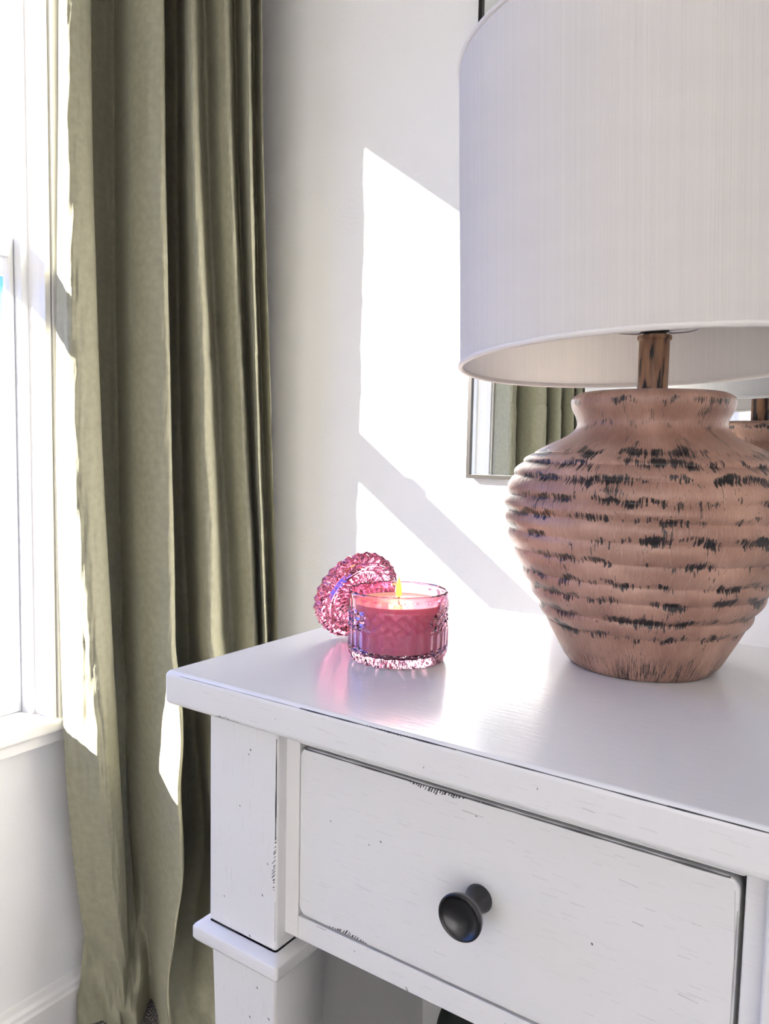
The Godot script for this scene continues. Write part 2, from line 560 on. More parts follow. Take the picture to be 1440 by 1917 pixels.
	put("side_panel", rbox(Vector3(0.016, 0.64, 0.30), 0.001), wood, t, o + Vector3(-0.486, 0.439, 0.235))
	put("side_panel", rbox(Vector3(0.016, 0.188, 0.30), 0.001), wood, t, o + Vector3(0.008, 0.665, 0.235))
	put("back_panel", rbox(Vector3(0.478, 0.64, 0.016), 0.001), wood, t, o + Vector3(-0.239, 0.439, 0.077))
	put("shelf", rbox(Vector3(0.476, 0.02, 0.27), 0.002), wood, t, o + Vector3(-0.239, 0.17, 0.224))
	# drawer front with softened corners
	var dw := 0.3420
	var dh := 0.1475
	var dm := []
	dm += scrapes(Vector2(0.108, 0.0012), Vector2(0.160, 0.0012), 22, Vector2(-0.0018, 0.0042), 14)
	dm += scrapes(Vector2(0.034, 0.1462), Vector2(0.073, 0.1462), 15, Vector2(0.0022, -0.0036), 15)
	dm += [[0.002, 0.0009, dw - 0.006, 0.0008, 0.0014, 0.8], [0.004, 0.1468, 0.34, 0.1470, 0.0010, 0.75]]
	dm += scrapes(Vector2(0.3412, 0.095), Vector2(0.3412, 0.143), 14, Vector2(-0.0042, 0.0042), 16)
	dm += [[0.3410, 0.02, 0.3405, 0.10, 0.0010, 0.35], [0.339, 0.008, 0.3408, 0.05, 0.0008, 0.2]]
	for q in [[0.254, 0.074, 0.0015], [0.083, 0.057, 0.0014], [0.072, 0.063, 0.001], [0.166, 0.012, 0.0011], [0.033, 0.055, 0.001]]:
		dm.append([q[0], q[1], q[0] + q[2] * 0.8, q[1] + q[2] * 0.3, q[2], 0.75])
	for q in [[0.155, 0.011, 0.172, 0.0115], [0.280, 0.049, 0.287, 0.0497], [0.31, 0.085, 0.322, 0.0862], [0.06, 0.10, 0.075, 0.1012], [0.27, 0.024, 0.283, 0.0255]]:
		dm.append([q[0], q[1], q[2], q[3], 0.0006, 0.22])
	var drawer := put("drawer", drawer_front(dw, dh, 0.0085, 0.022), null, t, o + Vector3(-0.2391, 0.6675, 0.429 - 0.011))
	two(drawer, painted(dw, dh, 3000, false, dm, 18), wood)
	put("drawer_box", slabs([[Vector3(-0.16, -0.06, -0.30), Vector3(0.16, -0.05, -0.011)], [Vector3(-0.16, -0.06, -0.30), Vector3(-0.15, 0.05, -0.011)], [Vector3(0.15, -0.06, -0.30), Vector3(0.16, 0.05, -0.011)], [Vector3(-0.16, -0.06, -0.30), Vector3(0.16, 0.05, -0.29)]]), mat(Color(0.55, 0.42, 0.30), 0.7), drawer)
	# cast knob, dished in the middle
	var iron := mat(Color(0.085, 0.087, 0.095), 0.30)
	iron.metallic_specular = 0.6
	var kp := PackedVector2Array()
	for q in [[0.0, -0.0], [0.0100, 0.0], [0.0106, 0.0012], [0.0102, 0.0034], [0.0084, 0.0062], [0.0068, 0.0095], [0.0062, 0.0130], [0.0068, 0.0160], [0.0092, 0.0192], [0.0130, 0.0222], [0.0158, 0.0256], [0.01675, 0.0288], [0.01680, 0.0302], [0.01630, 0.0312], [0.0154, 0.0313], [0.0148, 0.0306], [0.0136, 0.0288], [0.0095, 0.0268], [0.0045, 0.0260], [0.0, 0.0258]]:
		kp.append(Vector2(q[0], q[1]))
	var kn := put("knob", lathe(kp, 48), iron, drawer, Vector3(0.0, 0.0015, 0.0108), Vector3(PI / 2, 0, 0))
	kn.set_meta("label", "round dished black metal knob")

# the drawer front: a slab whose outline has round corners and a softened edge
func drawer_front(w: float, h: float, rc: float, d: float) -> ArrayMesh:
	var ring := PackedVector2Array()
	var n := 8
	for c in 4:
		var cx := (w / 2 - rc) * (1 if c in [0, 3] else -1)
		var cy := (h / 2 - rc) * (1 if c in [0, 1] else -1)
		for k in n + 1:
			var a := PI / 2 * c + PI / 2 * k / n
			ring.append(Vector2(cx + rc * cos(a), cy + rc * sin(a)))
	ring.append(ring[0])
	var m := ArrayMesh.new()
	# front face fan with the rolled edge, then sides and back
	var rows := [[-1.0, 0.0], [0.006, 0.0], [0.0016, 0.0], [0.0007, 0.0003], [0.0002, 0.0008], [0.0, 0.0016]]
	for part in 2:
		var st := SurfaceTool.new()
		st.begin(Mesh.PRIMITIVE_TRIANGLES)
		var list := rows if part == 0 else [[0.0, 0.0016], [0.0, d], [-1.0, d]]
		for row in list:
			for q in ring:
				var s := Vector2(1 - 2 * row[0] / w, 1 - 2 * row[0] / h) if row[0] >= 0 else Vector2.ZERO
				st.set_uv(Vector2(q.x * s.x / w + 0.5, 0.5 - q.y * s.y / h))
				st.add_vertex(Vector3(q.x * s.x, q.y * s.y, d / 2 - row[1]))
		var nu := ring.size()
		for j in list.size() - 1:
			for i in nu - 1:
				var a := j * nu + i
				for q in [a, a + 1, a + nu, a + 1, a + nu + 1, a + nu]:
					st.add_index(q)
		st.generate_normals()
		st.commit(m)
	return m

# the moulding round the top of a foot: a stepped square collar
func lathe_square(hx: float, hz: float) -> ArrayMesh:
	var prof := [[0.0, -0.0005], [0.0035, -0.0005], [0.0100, -0.0035], [0.0112, -0.0055], [0.0112, -0.0145], [0.0098, -0.0172], [0.0030, -0.0215], [-0.0012, -0.0245]]
	var p := PackedVector3Array()
	var nu := 0
	var dbl := []
	for k in prof.size():
		dbl.append(prof[k])
	for q in dbl:
		var ring := []
		for c in 4:
			var sx := 1.0 if c in [0, 3] else -1.0
			var sz := 1.0 if c in [0, 1] else -1.0
			var r := 0.003
			for k in 4:
				var a := PI / 2 * c + PI / 2 * k / 3.0
				ring.append(Vector3(sx * (hx + q[0] - r) + r * cos(a), q[1], sz * (hz + q[0] - r) + r * sin(a)))
		ring.append(ring[0])
		nu = ring.size()
		for v in ring: p.append(v)
	return grid_mesh(p, nu, dbl.size(), true)

# a four-sided foot that narrows downwards from y = 0; the face towards +Z is its own surface with uv
func taper_front(hx: float, hx2: float, hz: float, hz2: float, l: float) -> ArrayMesh:
	var m := ArrayMesh.new()
	var c := 0.0022
	for part in 2:
		var st := SurfaceTool.new()
		st.begin(Mesh.PRIMITIVE_TRIANGLES)
		var top := [Vector2(-hx + c, hz), Vector2(hx - c, hz), Vector2(hx, hz - c), Vector2(hx, -hz + c), Vector2(hx - c, -hz), Vector2(-hx + c, -hz), Vector2(-hx, -hz + c), Vector2(-hx, hz - c)]
		var low := [Vector2(-hx2 + c, hz2), Vector2(hx2 - c, hz2), Vector2(hx2, hz2 - c), Vector2(hx2, -hz2 + c), Vector2(hx2 - c, -hz2), Vector2(-hx2 + c, -hz2), Vector2(-hx2, -hz2 + c), Vector2(-hx2, hz2 - c)]
		for i in ([0] if part == 0 else range(1, 8)):
			var k: int = (i + 1) % 8
			var q := [Vector3(top[i].x, 0, top[i].y), Vector3(top[k].x, 0, top[k].y), Vector3(low[k].x, -l, low[k].y), Vector3(low[i].x, -l, low[i].y)]
			for e in [0, 1, 2, 0, 2, 3]:
				var v: Vector3 = q[e]
				st.set_uv(Vector2(v.x / (2 * hx) + 0.5, -v.y / l))
				st.add_vertex(v)
		if part == 1:
			for i in range(1, 7):
				for e in [0, i + 1, i]:
					st.set_uv(Vector2.ZERO)
					st.add_vertex(Vector3(low[e].x, -l, low[e].y))
		st.generate_normals()
		st.commit(m)
	return m

# ---------------------------------------------------------------- curtains
func curtain_mesh() -> ArrayMesh:
	# plan of the folds: out from the window wall, then along it, at nine heights
	var xs := PackedFloat32Array([-1.125, -1.105, -1.075, -1.05, -1.045, -1.06, -1.115, -1.135, -1.13, -1.055, -0.995, -0.99, -1.07, -1.1, -0.985, -0.955, -1.01, -0.95, -0.935, -0.985, -0.925, -0.915, -0.965, -0.915, -0.99])
	var low := PackedFloat32Array([0, 0, 0, 0, 0, 0, 0, 0.02, 0.03, 0, 0.03, 0.04, 0, 0, 0.06, 0.06, 0, 0, 0, 0, 0, 0, 0, 0, 0])
	var hs := PackedFloat32Array([2.15, 1.5, 1.0, 0.62, 0.45, 0.3, 0.2, 0.1, 0.0])
	var zs := [
		PackedFloat32Array([0.166, 0.182, 0.196, 0.207, 0.192, 0.163, 0.134, 0.082, 0.068, 0.098, 0.103, 0.087, 0.029, -0.034, 0.05, 0.064, -0.006, 0.017, 0.013, -0.05, -0.015, -0.015, -0.075, -0.041, -0.115]),
		PackedFloat32Array([0.179, 0.194, 0.207, 0.217, 0.199, 0.167, 0.138, 0.086, 0.072, 0.101, 0.105, 0.086, 0.028, -0.034, 0.046, 0.056, -0.018, 0.004, -0.001, -0.065, -0.026, -0.025, -0.087, -0.054, -0.129]),
		PackedFloat32Array([0.189, 0.205, 0.209, 0.211, 0.19, 0.155, 0.126, 0.079, 0.069, 0.097, 0.095, 0.075, 0.016, -0.041, 0.027, 0.026, -0.051, -0.032, -0.039, -0.099, -0.053, -0.048, -0.112, -0.081, -0.15]),
		PackedFloat32Array([0.185, 0.201, 0.195, 0.187, 0.169, 0.136, 0.108, 0.07, 0.065, 0.088, 0.089, 0.069, 0.003, -0.06, 0.016, 0.014, -0.078, -0.061, -0.069, -0.128, -0.077, -0.071, -0.135, -0.102, -0.15]),
		PackedFloat32Array([0.18, 0.195, 0.185, 0.172, 0.156, 0.126, 0.098, 0.074, 0.077, 0.083, 0.103, 0.09, -0.002, -0.076, 0.045, 0.05, -0.086, -0.071, -0.08, -0.138, -0.087, -0.081, -0.145, -0.111, -0.15]),
		PackedFloat32Array([0.168, 0.183, 0.171, 0.157, 0.145, 0.118, 0.089, 0.068, 0.072, 0.077, 0.097, 0.085, -0.006, -0.095, 0.036, 0.044, -0.094, -0.079, -0.089, -0.147, -0.096, -0.09, -0.15, -0.118, -0.15]),
		PackedFloat32Array([0.157, 0.17, 0.159, 0.147, 0.138, 0.114, 0.085, 0.061, 0.063, 0.071, 0.106, 0.102, -0.011, -0.101, 0.032, 0.04, -0.098, -0.084, -0.094, -0.15, -0.101, -0.095, -0.15, -0.124, -0.15]),
		PackedFloat32Array([0.137, 0.151, 0.146, 0.138, 0.133, 0.113, 0.083, 0.054, 0.054, 0.069, 0.117, 0.118, 0.011, -0.105, 0.029, 0.036, -0.102, -0.089, -0.1, -0.15, -0.107, -0.1, -0.15, -0.129, -0.15]),
		PackedFloat32Array([0.126, 0.143, 0.141, 0.137, 0.134, 0.116, 0.084, 0.049, 0.046, 0.065, 0.113, 0.115, 0.028, -0.108, 0.026, 0.034, -0.106, -0.094, -0.105, -0.15, -0.112, -0.106, -0.15, -0.135, -0.15])]
	# where the cloth spreads on the carpet
	var hem := {0: Vector2(-1.122, 0.172), 6: Vector2(-1.065, 0.135), 7: Vector2(-1.045, 0.122), 8: Vector2(-1.03, 0.113), 12: Vector2(-0.985, 0.088), 13: Vector2(-0.962, 0.072), 14: Vector2(-0.935, 0.062), 15: Vector2(-0.90, 0.05), 16: Vector2(-0.915, 0.01)}
	var n := xs.size()
	var sub := 9
	var nu := (n - 1) * sub + 1
	var ys := PackedFloat32Array()
	var y := 2.15
	while y > 0.004:
		ys.append(y)
		y -= 0.004 if absf(y - 1.15) < 0.025 or y < 0.25 else 0.011
	ys.append(0.003)
	var wr := noise(51, 1.0, 3)
	var p := PackedVector3Array()
	for yy in ys:
		var k := 0
		while k < hs.size() - 2 and hs[k + 1] > yy: k += 1
		var t := clampf((hs[k] - yy) / (hs[k] - hs[k + 1]), 0, 1)
		var f := smooth(0.68, 0.48, yy)
		var c := PackedVector2Array()
		for i in n:
			var z := cubic_interpolate(zs[k][i], zs[k + 1][i], zs[maxi(k - 1, 0)][i], zs[mini(k + 2, hs.size() - 1)][i], t)
			var q2 := Vector2(xs[i] + low[i] * f, z)
			if hem.has(i):
				q2 = q2.lerp(hem[i], smooth(0.24, 0.03, yy))
			c.append(q2)
		for i in nu:
			var a := i / sub
			var u := float(i % sub) / sub
			if a == n - 1:
				a = n - 2
				u = 1.0
			var q := c[a].cubic_interpolate(c[a + 1], c[maxi(a - 1, 0)], c[mini(a + 2, n - 1)], u)
			# soft wrinkles, packing creases across, and slack near the hem
			var s := float(i) / sub
			var d := wr.get_noise_2d(s * 1.3, yy * 7.0) * 0.0035 + wr.get_noise_2d(s * 3.0 + 40, yy * 22.0) * 0.0012
			d += -0.0022 * exp(-pow((yy - 1.148 - 0.004 * sin(s * 2.0)) / 0.0045, 2.0))
			d += -0.0012 * exp(-pow((yy - 0.455 + 0.01 * sin(s * 1.3)) / 0.005, 2.0))
			var slack := smooth(0.28, 0.02, yy)
			d += slack * 0.012 * sin(s * 1.9 + yy * 38.0) * cos(yy * 21.0 + s * 0.7)
			var zz := maxf(q.y + d * 0.6, -0.155)
			p.append(Vector3(clampf(q.x + d, -1.118 if zz > 0.13 else -1.1365, -0.86), yy, zz))
	return grid_mesh(p, nu, ys.size())

func curtains() -> void:
	var velvet := cloth(Color(0.65, 0.64, 0.545), 0.85)
	velvet.rim_enabled = true
	velvet.rim = 0.35
	velvet.rim_tint = 0.6
	var nt := NoiseTexture2D.new()
	nt.width = 1024
	nt.height = 1024
	nt.seamless = true
	nt.noise = noise(61, 0.02, 5)
	var ramp := Gradient.new()
	ramp.colors = PackedColorArray([Color(0.90, 0.90, 0.90), Color(1, 1, 1)])
	nt.color_ramp = ramp
	velvet.albedo_texture = nt
	var nh := NoiseTexture2D.new()
	nh.width = 512
	nh.height = 512
	nh.seamless = true
	nh.noise = noise(62, 0.25, 2)
	velvet.heightmap_enabled = true
	velvet.heightmap_texture = nh
	velvet.heightmap_scale = 0.012
	velvet.uv1_triplanar = true
	velvet.uv1_scale = Vector3(3, 3, 3)
	var m := curtain_mesh()
	var c := put("curtain", m, velvet)
	tag(c, "olive green velvet curtain in deep folds between window and mirror, hem on the carpet", "curtain")
	# the other panel, hung the other way round on the far side of the window
	var back := PackedVector3Array()
	var d := m.surface_get_arrays(0)
	for v in d[Mesh.ARRAY_VERTEX]: back.append(Vector3(v.x, v.y, OZ0 + OZ1 - v.z))
	d[Mesh.ARRAY_VERTEX] = back
	var nn := PackedVector3Array()
	for v in d[Mesh.ARRAY_NORMAL]: nn.append(Vector3(v.x, v.y, -v.z))
	d[Mesh.ARRAY_NORMAL] = nn
	var ix: PackedInt32Array = d[Mesh.ARRAY_INDEX]
	ix.reverse()
	d[Mesh.ARRAY_INDEX] = ix
	var m2 := ArrayMesh.new()
	m2.add_surface_from_arrays(Mesh.PRIMITIVE_TRIANGLES, d)
	c = put("curtain", m2, velvet)
	tag(c, "second olive green curtain, seen only as a reflection in the mirror", "curtain")

# ---------------------------------------------------------------- mirror
func wall_mirror() -> void:
	var x0 := -0.5705
	var x1 := 0.10
	var y0 := 0.9515
	var y1 := 1.78
	var t := thing("wall_mirror", Vector3((x0 + x1) / 2, y0, WZ))
	tag(t, "rectangular wall mirror in a thin dark metal frame behind the lamp", "mirror")
	var o := -t.position
	var silver := mat(Color(0.93, 0.94, 0.94), 0.0, 1.0)
	var bronze := mat(Color(0.12, 0.105, 0.09), 0.35, 0.4)
	var e := 0.006
	put("frame", slabs([
		[Vector3(x0, y0, WZ), Vector3(x0 + e, y1, WZ + 0.022)], [Vector3(x1 - e, y0, WZ), Vector3(x1, y1, WZ + 0.022)],
		[Vector3(x0 + e, y0, WZ), Vector3(x1 - e, y0 + e, WZ + 0.022)], [Vector3(x0 + e, y1 - e, WZ), Vector3(x1 - e, y1, WZ + 0.022)]]), bronze, t, o)
	put("mirror_glass", slabs([[Vector3(x0 + e, y0 + e, WZ + 0.004), Vector3(x1 - e, y1 - e, WZ + 0.018)]]), silver, t, o)

# ---------------------------------------------------------------- lamp
const VALLEY := [0.8332, 0.8486, 0.8668, 0.8822, 0.9015, 0.9199, 0.9372, 0.9525, 0.9705, 0.9828, 0.9918]

func vase_radius(y: float) -> float:
	var k := [[0.790, 0.0660], [0.798, 0.0728], [0.811, 0.0800], [0.827, 0.0885], [0.845, 0.0972], [0.866, 0.1085], [0.890, 0.1195], [0.906, 0.1262], [0.919, 0.1303], [0.9376, 0.1328], [0.9455, 0.1330], [0.961, 0.1300], [0.972, 0.1262], [0.9825, 0.1190], [0.992, 0.1080], [1.000, 0.0945], [1.007, 0.0800], [1.013, 0.0715], [1.019, 0.0678], [1.026, 0.0690], [1.034, 0.0728], [1.041, 0.0742], [1.0455, 0.0728], [1.048, 0.0690]]
	var i := 0
	while i < k.size() - 2 and k[i + 1][0] < y: i += 1
	var t := clampf((y - k[i][0]) / (k[i + 1][0] - k[i][0]), 0, 1)
	var h: float = k[i + 1][0] - k[i][0]
	var s0: float = (k[i + 1][1] - k[maxi(i - 1, 0)][1]) / (k[i + 1][0] - k[maxi(i - 1, 0)][0])
	var j := mini(i + 2, k.size() - 1)
	var s1: float = (k[j][1] - k[i][1]) / (k[j][0] - k[i][0])
	var t2 := t * t
	var t3 := t2 * t
	var r: float = (2 * t3 - 3 * t2 + 1) * k[i][1] + (t3 - 2 * t2 + t) * h * s0 + (-2 * t3 + 3 * t2) * k[i + 1][1] + (t3 - t2) * h * s1
	for q in VALLEY.size() - 1:
		if y > VALLEY[q] and y < VALLEY[q + 1]:
			r += 0.0034 * pow(sin(PI * (y - VALLEY[q]) / (VALLEY[q + 1] - VALLEY[q])), 0.8) - 0.0014
	return r

func terracotta(prof: PackedVector2Array) -> StandardMaterial3D:
	var W := 2048
	var H := 1024
	var im := Image.create(W, H, false, Image.FORMAT_RGB8)
	var hm := Image.create(W, H, false, Image.FORMAT_L8)
	var tone := noise(71, 1.0, 4)
	var blot := noise(72, 1.0, 4)
	var fine := noise(73, 1.0, 3)
	var rng := RandomNumberGenerator.new()
	rng.seed = 74
	# how near each row is to a groove, the foot, the lip or the neck
	var groove := PackedFloat32Array()
	for j in H:
		var f := float(j) / (H - 1) * (prof.size() - 1)
		var y := lerpf(prof[int(f)].y, prof[mini(int(f) + 1, prof.size() - 1)].y, f - int(f))
		var g := maxf(exp(-pow((y - 1.0405) / 0.004, 2.0)) * 0.8, exp(-pow((y - 1.019) / 0.006, 2.0)) * 0.55)
		for v in VALLEY:
			g = maxf(g, exp(-pow((y - v - 0.0014) / 0.0044, 2.0)))
		groove.append(g)
	for j in H:
		var f := float(j) / (H - 1) * (prof.size() - 1)
		var y := lerpf(prof[int(f)].y, prof[mini(int(f) + 1, prof.size() - 1)].y, f - int(f))
		var foot := smooth(0.822, 0.794, y)
		for i in W:
			var a := TAU * i / W
			var ca := cos(a)
			var sa := sin(a)
			var low := blot.get_noise_3d(ca * 3.2, y * 34.0, sa * 3.2)
			var streak := fine.get_noise_3d(ca * 52.0, y * 42.0, sa * 52.0)
			var hair := fine.get_noise_3d(ca * 120.0, y * 70.0 + 9.0, sa * 120.0)
			var grain := fine.get_noise_3d(ca * 190.0, y * 200.0, sa * 190.0)
			var tn := tone.get_noise_3d(ca * 1.6, y * 18.0, sa * 1.6)
			var wob := tone.get_noise_3d(ca * 4.0 + 7.0, y * 20.0, sa * 4.0)
			var band := groove[clampi(j + int(wob * 26.0 + streak * 9.0), 0, H - 1)]
			# glaze caught in the grooves, dragged out by the brush
			var dark := smooth(0.30, 0.50, band * (0.35 + 1.15 * low) + (0.52 * streak + 0.48 * hair + 0.14 * grain) * (0.22 + band) * smooth(-0.25, 0.15, low + 0.25 * band))
			dark = maxf(dark, foot * smooth(0.0, 0.30, streak * 0.6 + hair * 0.6 + grain * 0.3 + low * 0.3) * 0.9)
			dark = maxf(dark, 0.85 * smooth(0.40, 0.55, hair * 0.55 + low * 0.65 + streak * 0.45))
			var base := Color(0.71, 0.56, 0.49).lerp(Color(0.565, 0.42, 0.36), clampf(0.5 + tn * 1.1, 0, 1))
			base = base.lerp(Color(0.83, 0.71, 0.64), clampf(0.25 * streak + 0.25 * hair + 0.2 * grain + 0.04, 0, 0.4))
			im.set_pixel(i, j, base.lerp(Color(0.115, 0.098, 0.098), dark))
			var hh := 0.55 + 0.22 * streak + 0.22 * hair + 0.12 * grain - 0.22 * dark
			hm.set_pixel(i, j, Color(hh, hh, hh))
	# loose scratches, pale and dark
	for k in 520:
		var x := rng.randi_range(0, W - 1)
		var y := rng.randi_range(30, H - 30)
		var l := rng.randi_range(6, 26)
		var lean := rng.randf_range(-0.9, 0.9)
		var c := Color(0.86, 0.73, 0.65) if rng.randf() < 0.5 else Color(0.20, 0.15, 0.13)
		for q in l:
			var px := posmod(int(x + lean * q), W)
			im.set_pixel(px, clampi(y + q, 0, H - 1), im.get_pixel(px, clampi(y + q, 0, H - 1)).lerp(c, 0.55))
			hm.set_pixel(px, clampi(y + q, 0, H - 1), Color(0.25, 0.25, 0.25))
	var m := mat(Color.WHITE, 0.38)
	m.albedo_texture = ImageTexture.create_from_image(im)
	m.heightmap_enabled = true
	m.heightmap_texture = ImageTexture.create_from_image(hm)
	m.heightmap_scale = 0.10
	return m

func lamp() -> void:
	var ax := Vector3(-0.2059, TY, 0.1635)
	var t := thing("table_lamp", ax)
	tag(t, "table lamp with ribbed distressed terracotta base and white drum shade", "lamp")
	var prof := PackedVector2Array()
	prof.append(Vector2(0.0, 0.790))
	prof.append(Vector2(0.030, 0.790))
	prof.append(Vector2(0.0648, 0.790))
	var N := 260
	for k in N + 1:
		var y := lerpf(0.7912, 1.048, float(k) / N)
		prof.append(Vector2(vase_radius(y), y))
	for q in [[0.066, 1.0493], [0.06, 1.0498], [0.03, 1.0500], [0.0, 1.0500]]: prof.append(Vector2(q[0], q[1]))
	var clay := terracotta(prof)
	var local := PackedVector2Array()
	for q in prof: local.append(q - Vector2(0, TY))
	var base := put("base", lathe(local, 160), clay, t)
	base.rotation.y = PI
	base.set_meta("label", "ribbed vase in worn terracotta")
	# stem with a collar
	var bark := mat(Color(0.60, 0.45, 0.34), 0.5)
	var im := Image.create(256, 128, false, Image.FORMAT_RGB8)
	var nz := noise(81, 0.02, 3)
	for j in 128:
		for i in 256:
			var s := nz.get_noise_2d(i * 1.6, j * 0.4)
			var v := float(j) / 127.0
			var c := Color(0.66, 0.50, 0.38).lerp(Color(0.42, 0.29, 0.22), clampf(0.5 + s, 0, 1))
			var d := smooth(0.0, 0.25, s * 1.2 + (0.24 - v) * 1.6) if v < 0.5 else smooth(0.3, 0.4, s)
			im.set_pixel(i, j, c.lerp(Color(0.10, 0.085, 0.09), d))
	bark.albedo_color = Color.WHITE
	bark.albedo_texture = ImageTexture.create_from_image(im)
	put("stem", lathe(stem_profile(), 48), bark, t)
	# harp and socket
	var chrome := mat(Color(0.82, 0.82, 0.84), 0.3, 1.0)
	var black := mat(Color(0.05, 0.05, 0.055), 0.4)
	put("harp", tube(harp_path(), 0.0017, 10), chrome, t, Vector3(0, 0, 0), Vector3(0, deg_to_rad(14), 0))
	put("socket", lathe(crisp([Vector2(0, 0.314), Vector2(0.0105, 0.314), Vector2(0.0105, 0.3165), Vector2(0.0125, 0.3175), Vector2(0.0125, 0.352), Vector2(0.0115, 0.356), Vector2(0, 0.356)], 0.0003), 32), black, t)
	# shade: a linen drum on a rolled rim, leaning slightly
	var linen := cloth(Color(0.955, 0.95, 0.945), 0.8)
	linen.backlight_enabled = true
	linen.backlight = Color(0.9, 0.88, 0.86)
	var lh := Image.create(1024, 256, false, Image.FORMAT_L8)
	var rng := RandomNumberGenerator.new()
	rng.seed = 91
	var cols := PackedFloat32Array()
	for i in 1024: cols.append(rng.randf())
	for j in 256:
		var row := rng.randf()
		for i in 1024:
			var v := 0.65 * cols[i] + 0.2 * row + 0.15 * rng.randf()
			lh.set_pixel(i, j, Color(v, v, v))
	linen.heightmap_enabled = true
	linen.heightmap_texture = ImageTexture.create_from_image(lh)
	linen.heightmap_scale = 0.03
	var la := Image.create(1024, 256, false, Image.FORMAT_RGB8)
	for j in 256:
		for i in 1024:
			var v := lh.get_pixel(i, j).r
			la.set_pixel(i, j, Color(0.965, 0.965, 0.965).lerp(Color(1, 1, 1), v))
	linen.albedo_texture = ImageTexture.create_from_image(la)
	var R := 0.183
	var H := 0.276
	var sp := [Vector2(R - 0.0016, 0.001), Vector2(R, 0.001), Vector2(R, H - 0.001), Vector2(R - 0.0016, H - 0.001), Vector2(R - 0.0016, 0.001)]
	var shade := put("shade", lathe(crisp(sp, 0.0003), 180), linen, t, Vector3(-0.2047, 1.0789, 0.1632) - ax)
	shade.basis = Basis(Quaternion(Vector3.UP, Vector3(-0.0414, 1, -0.0135).normalized()))
	shade.set_meta("label", "white linen drum shade")
	linen.uv1_scale = Vector3(2, 1, 1)
	var hem := mat(Color(0.90, 0.885, 0.865), 0.8)
	for yy in [0.0, H]:
		var ring := PackedVector2Array()
		for k in 13:
			var a := TAU * k / 12.0
			ring.append(Vector2(R - 0.0004 + 0.0026 * cos(a), yy + 0.0026 * sin(a)))
		put("shade_hem", lathe(ring, 180), hem, shade)
	# spider that carries the shade on the harp
	var y2 := 0.240
	var arms := SurfaceTool.new()
	arms.begin(Mesh.PRIMITIVE_TRIANGLES)
	for k in 3:
		var a := TAU * k / 3.0
		var e := Vector3(sin(a), 0, cos(a))
		arms.append_from(tube(PackedVector3Array([e * 0.006 + Vector3.UP * y2, e * 0.02 + Vector3.UP * y2, e * (R - 0.003) + Vector3.UP * (H - 0.004), e * (R - 0.001) + Vector3.UP * (H - 0.002)]), 0.0013, 8), 0, Transform3D())
	var dk := CylinderMesh.new()
	dk.top_radius = 0.009
	dk.bottom_radius = 0.009
	dk.height = 0.003
	arms.append_from(dk, 0, Transform3D(Basis(), Vector3.UP * y2))
	put("spider", arms.commit(), chrome, shade)

func stem_profile() -> PackedVector2Array:
	var p := PackedVector2Array([Vector2(0, 0.259), Vector2(0.0138, 0.259)])
	for k in 25: p.append(Vector2(0.0138, 0.2592 + 0.0501 * k / 24.0))
	for q in [[0.0152, 0.3096], [0.0156, 0.3106], [0.0156, 0.3126], [0.0152, 0.3136], [0.0125, 0.3142], [0, 0.3142]]: p.append(Vector2(q[0], q[1]))
	return p

func harp_path() -> PackedVector3Array:
	var pts := [Vector3(0.010, 0.3165, 0), Vector3(0.030, 0.3175, 0), Vector3(0.040, 0.3215, 0), Vector3(0.046, 0.3300, 0), Vector3(0.054, 0.365, 0), Vector3(0.058, 0.41, 0), Vector3(0.054, 0.455, 0), Vector3(0.038, 0.495, 0), Vector3(0.014, 0.520, 0), Vector3(0, 0.524, 0)]
	var all := []
	for q in pts: all.append(q)
	for k in range(pts.size() - 2, -1, -1): all.append(Vector3(-pts[k].x, pts[k].y, 0))
	var c := Curve3D.new()
	for k in all.size():
		var tan_: Vector3 = (all[mini(k + 1, all.size() - 1)] - all[maxi(k - 1, 0)]) / 6.0
		c.add_point(all[k], -tan_, tan_)
	return c.tessellate_even_length(4, 0.006)

# ---------------------------------------------------------------- candle and its lid
func pink_glass(c: Color) -> StandardMaterial3D:
	var m := StandardMaterial3D.new()
	m.albedo_color = Color(c.r, c.g, c.b, 0.0)
	m.refraction_enabled = true
	m.refraction_scale = 0.05
	m.roughness = 0.0
	return m

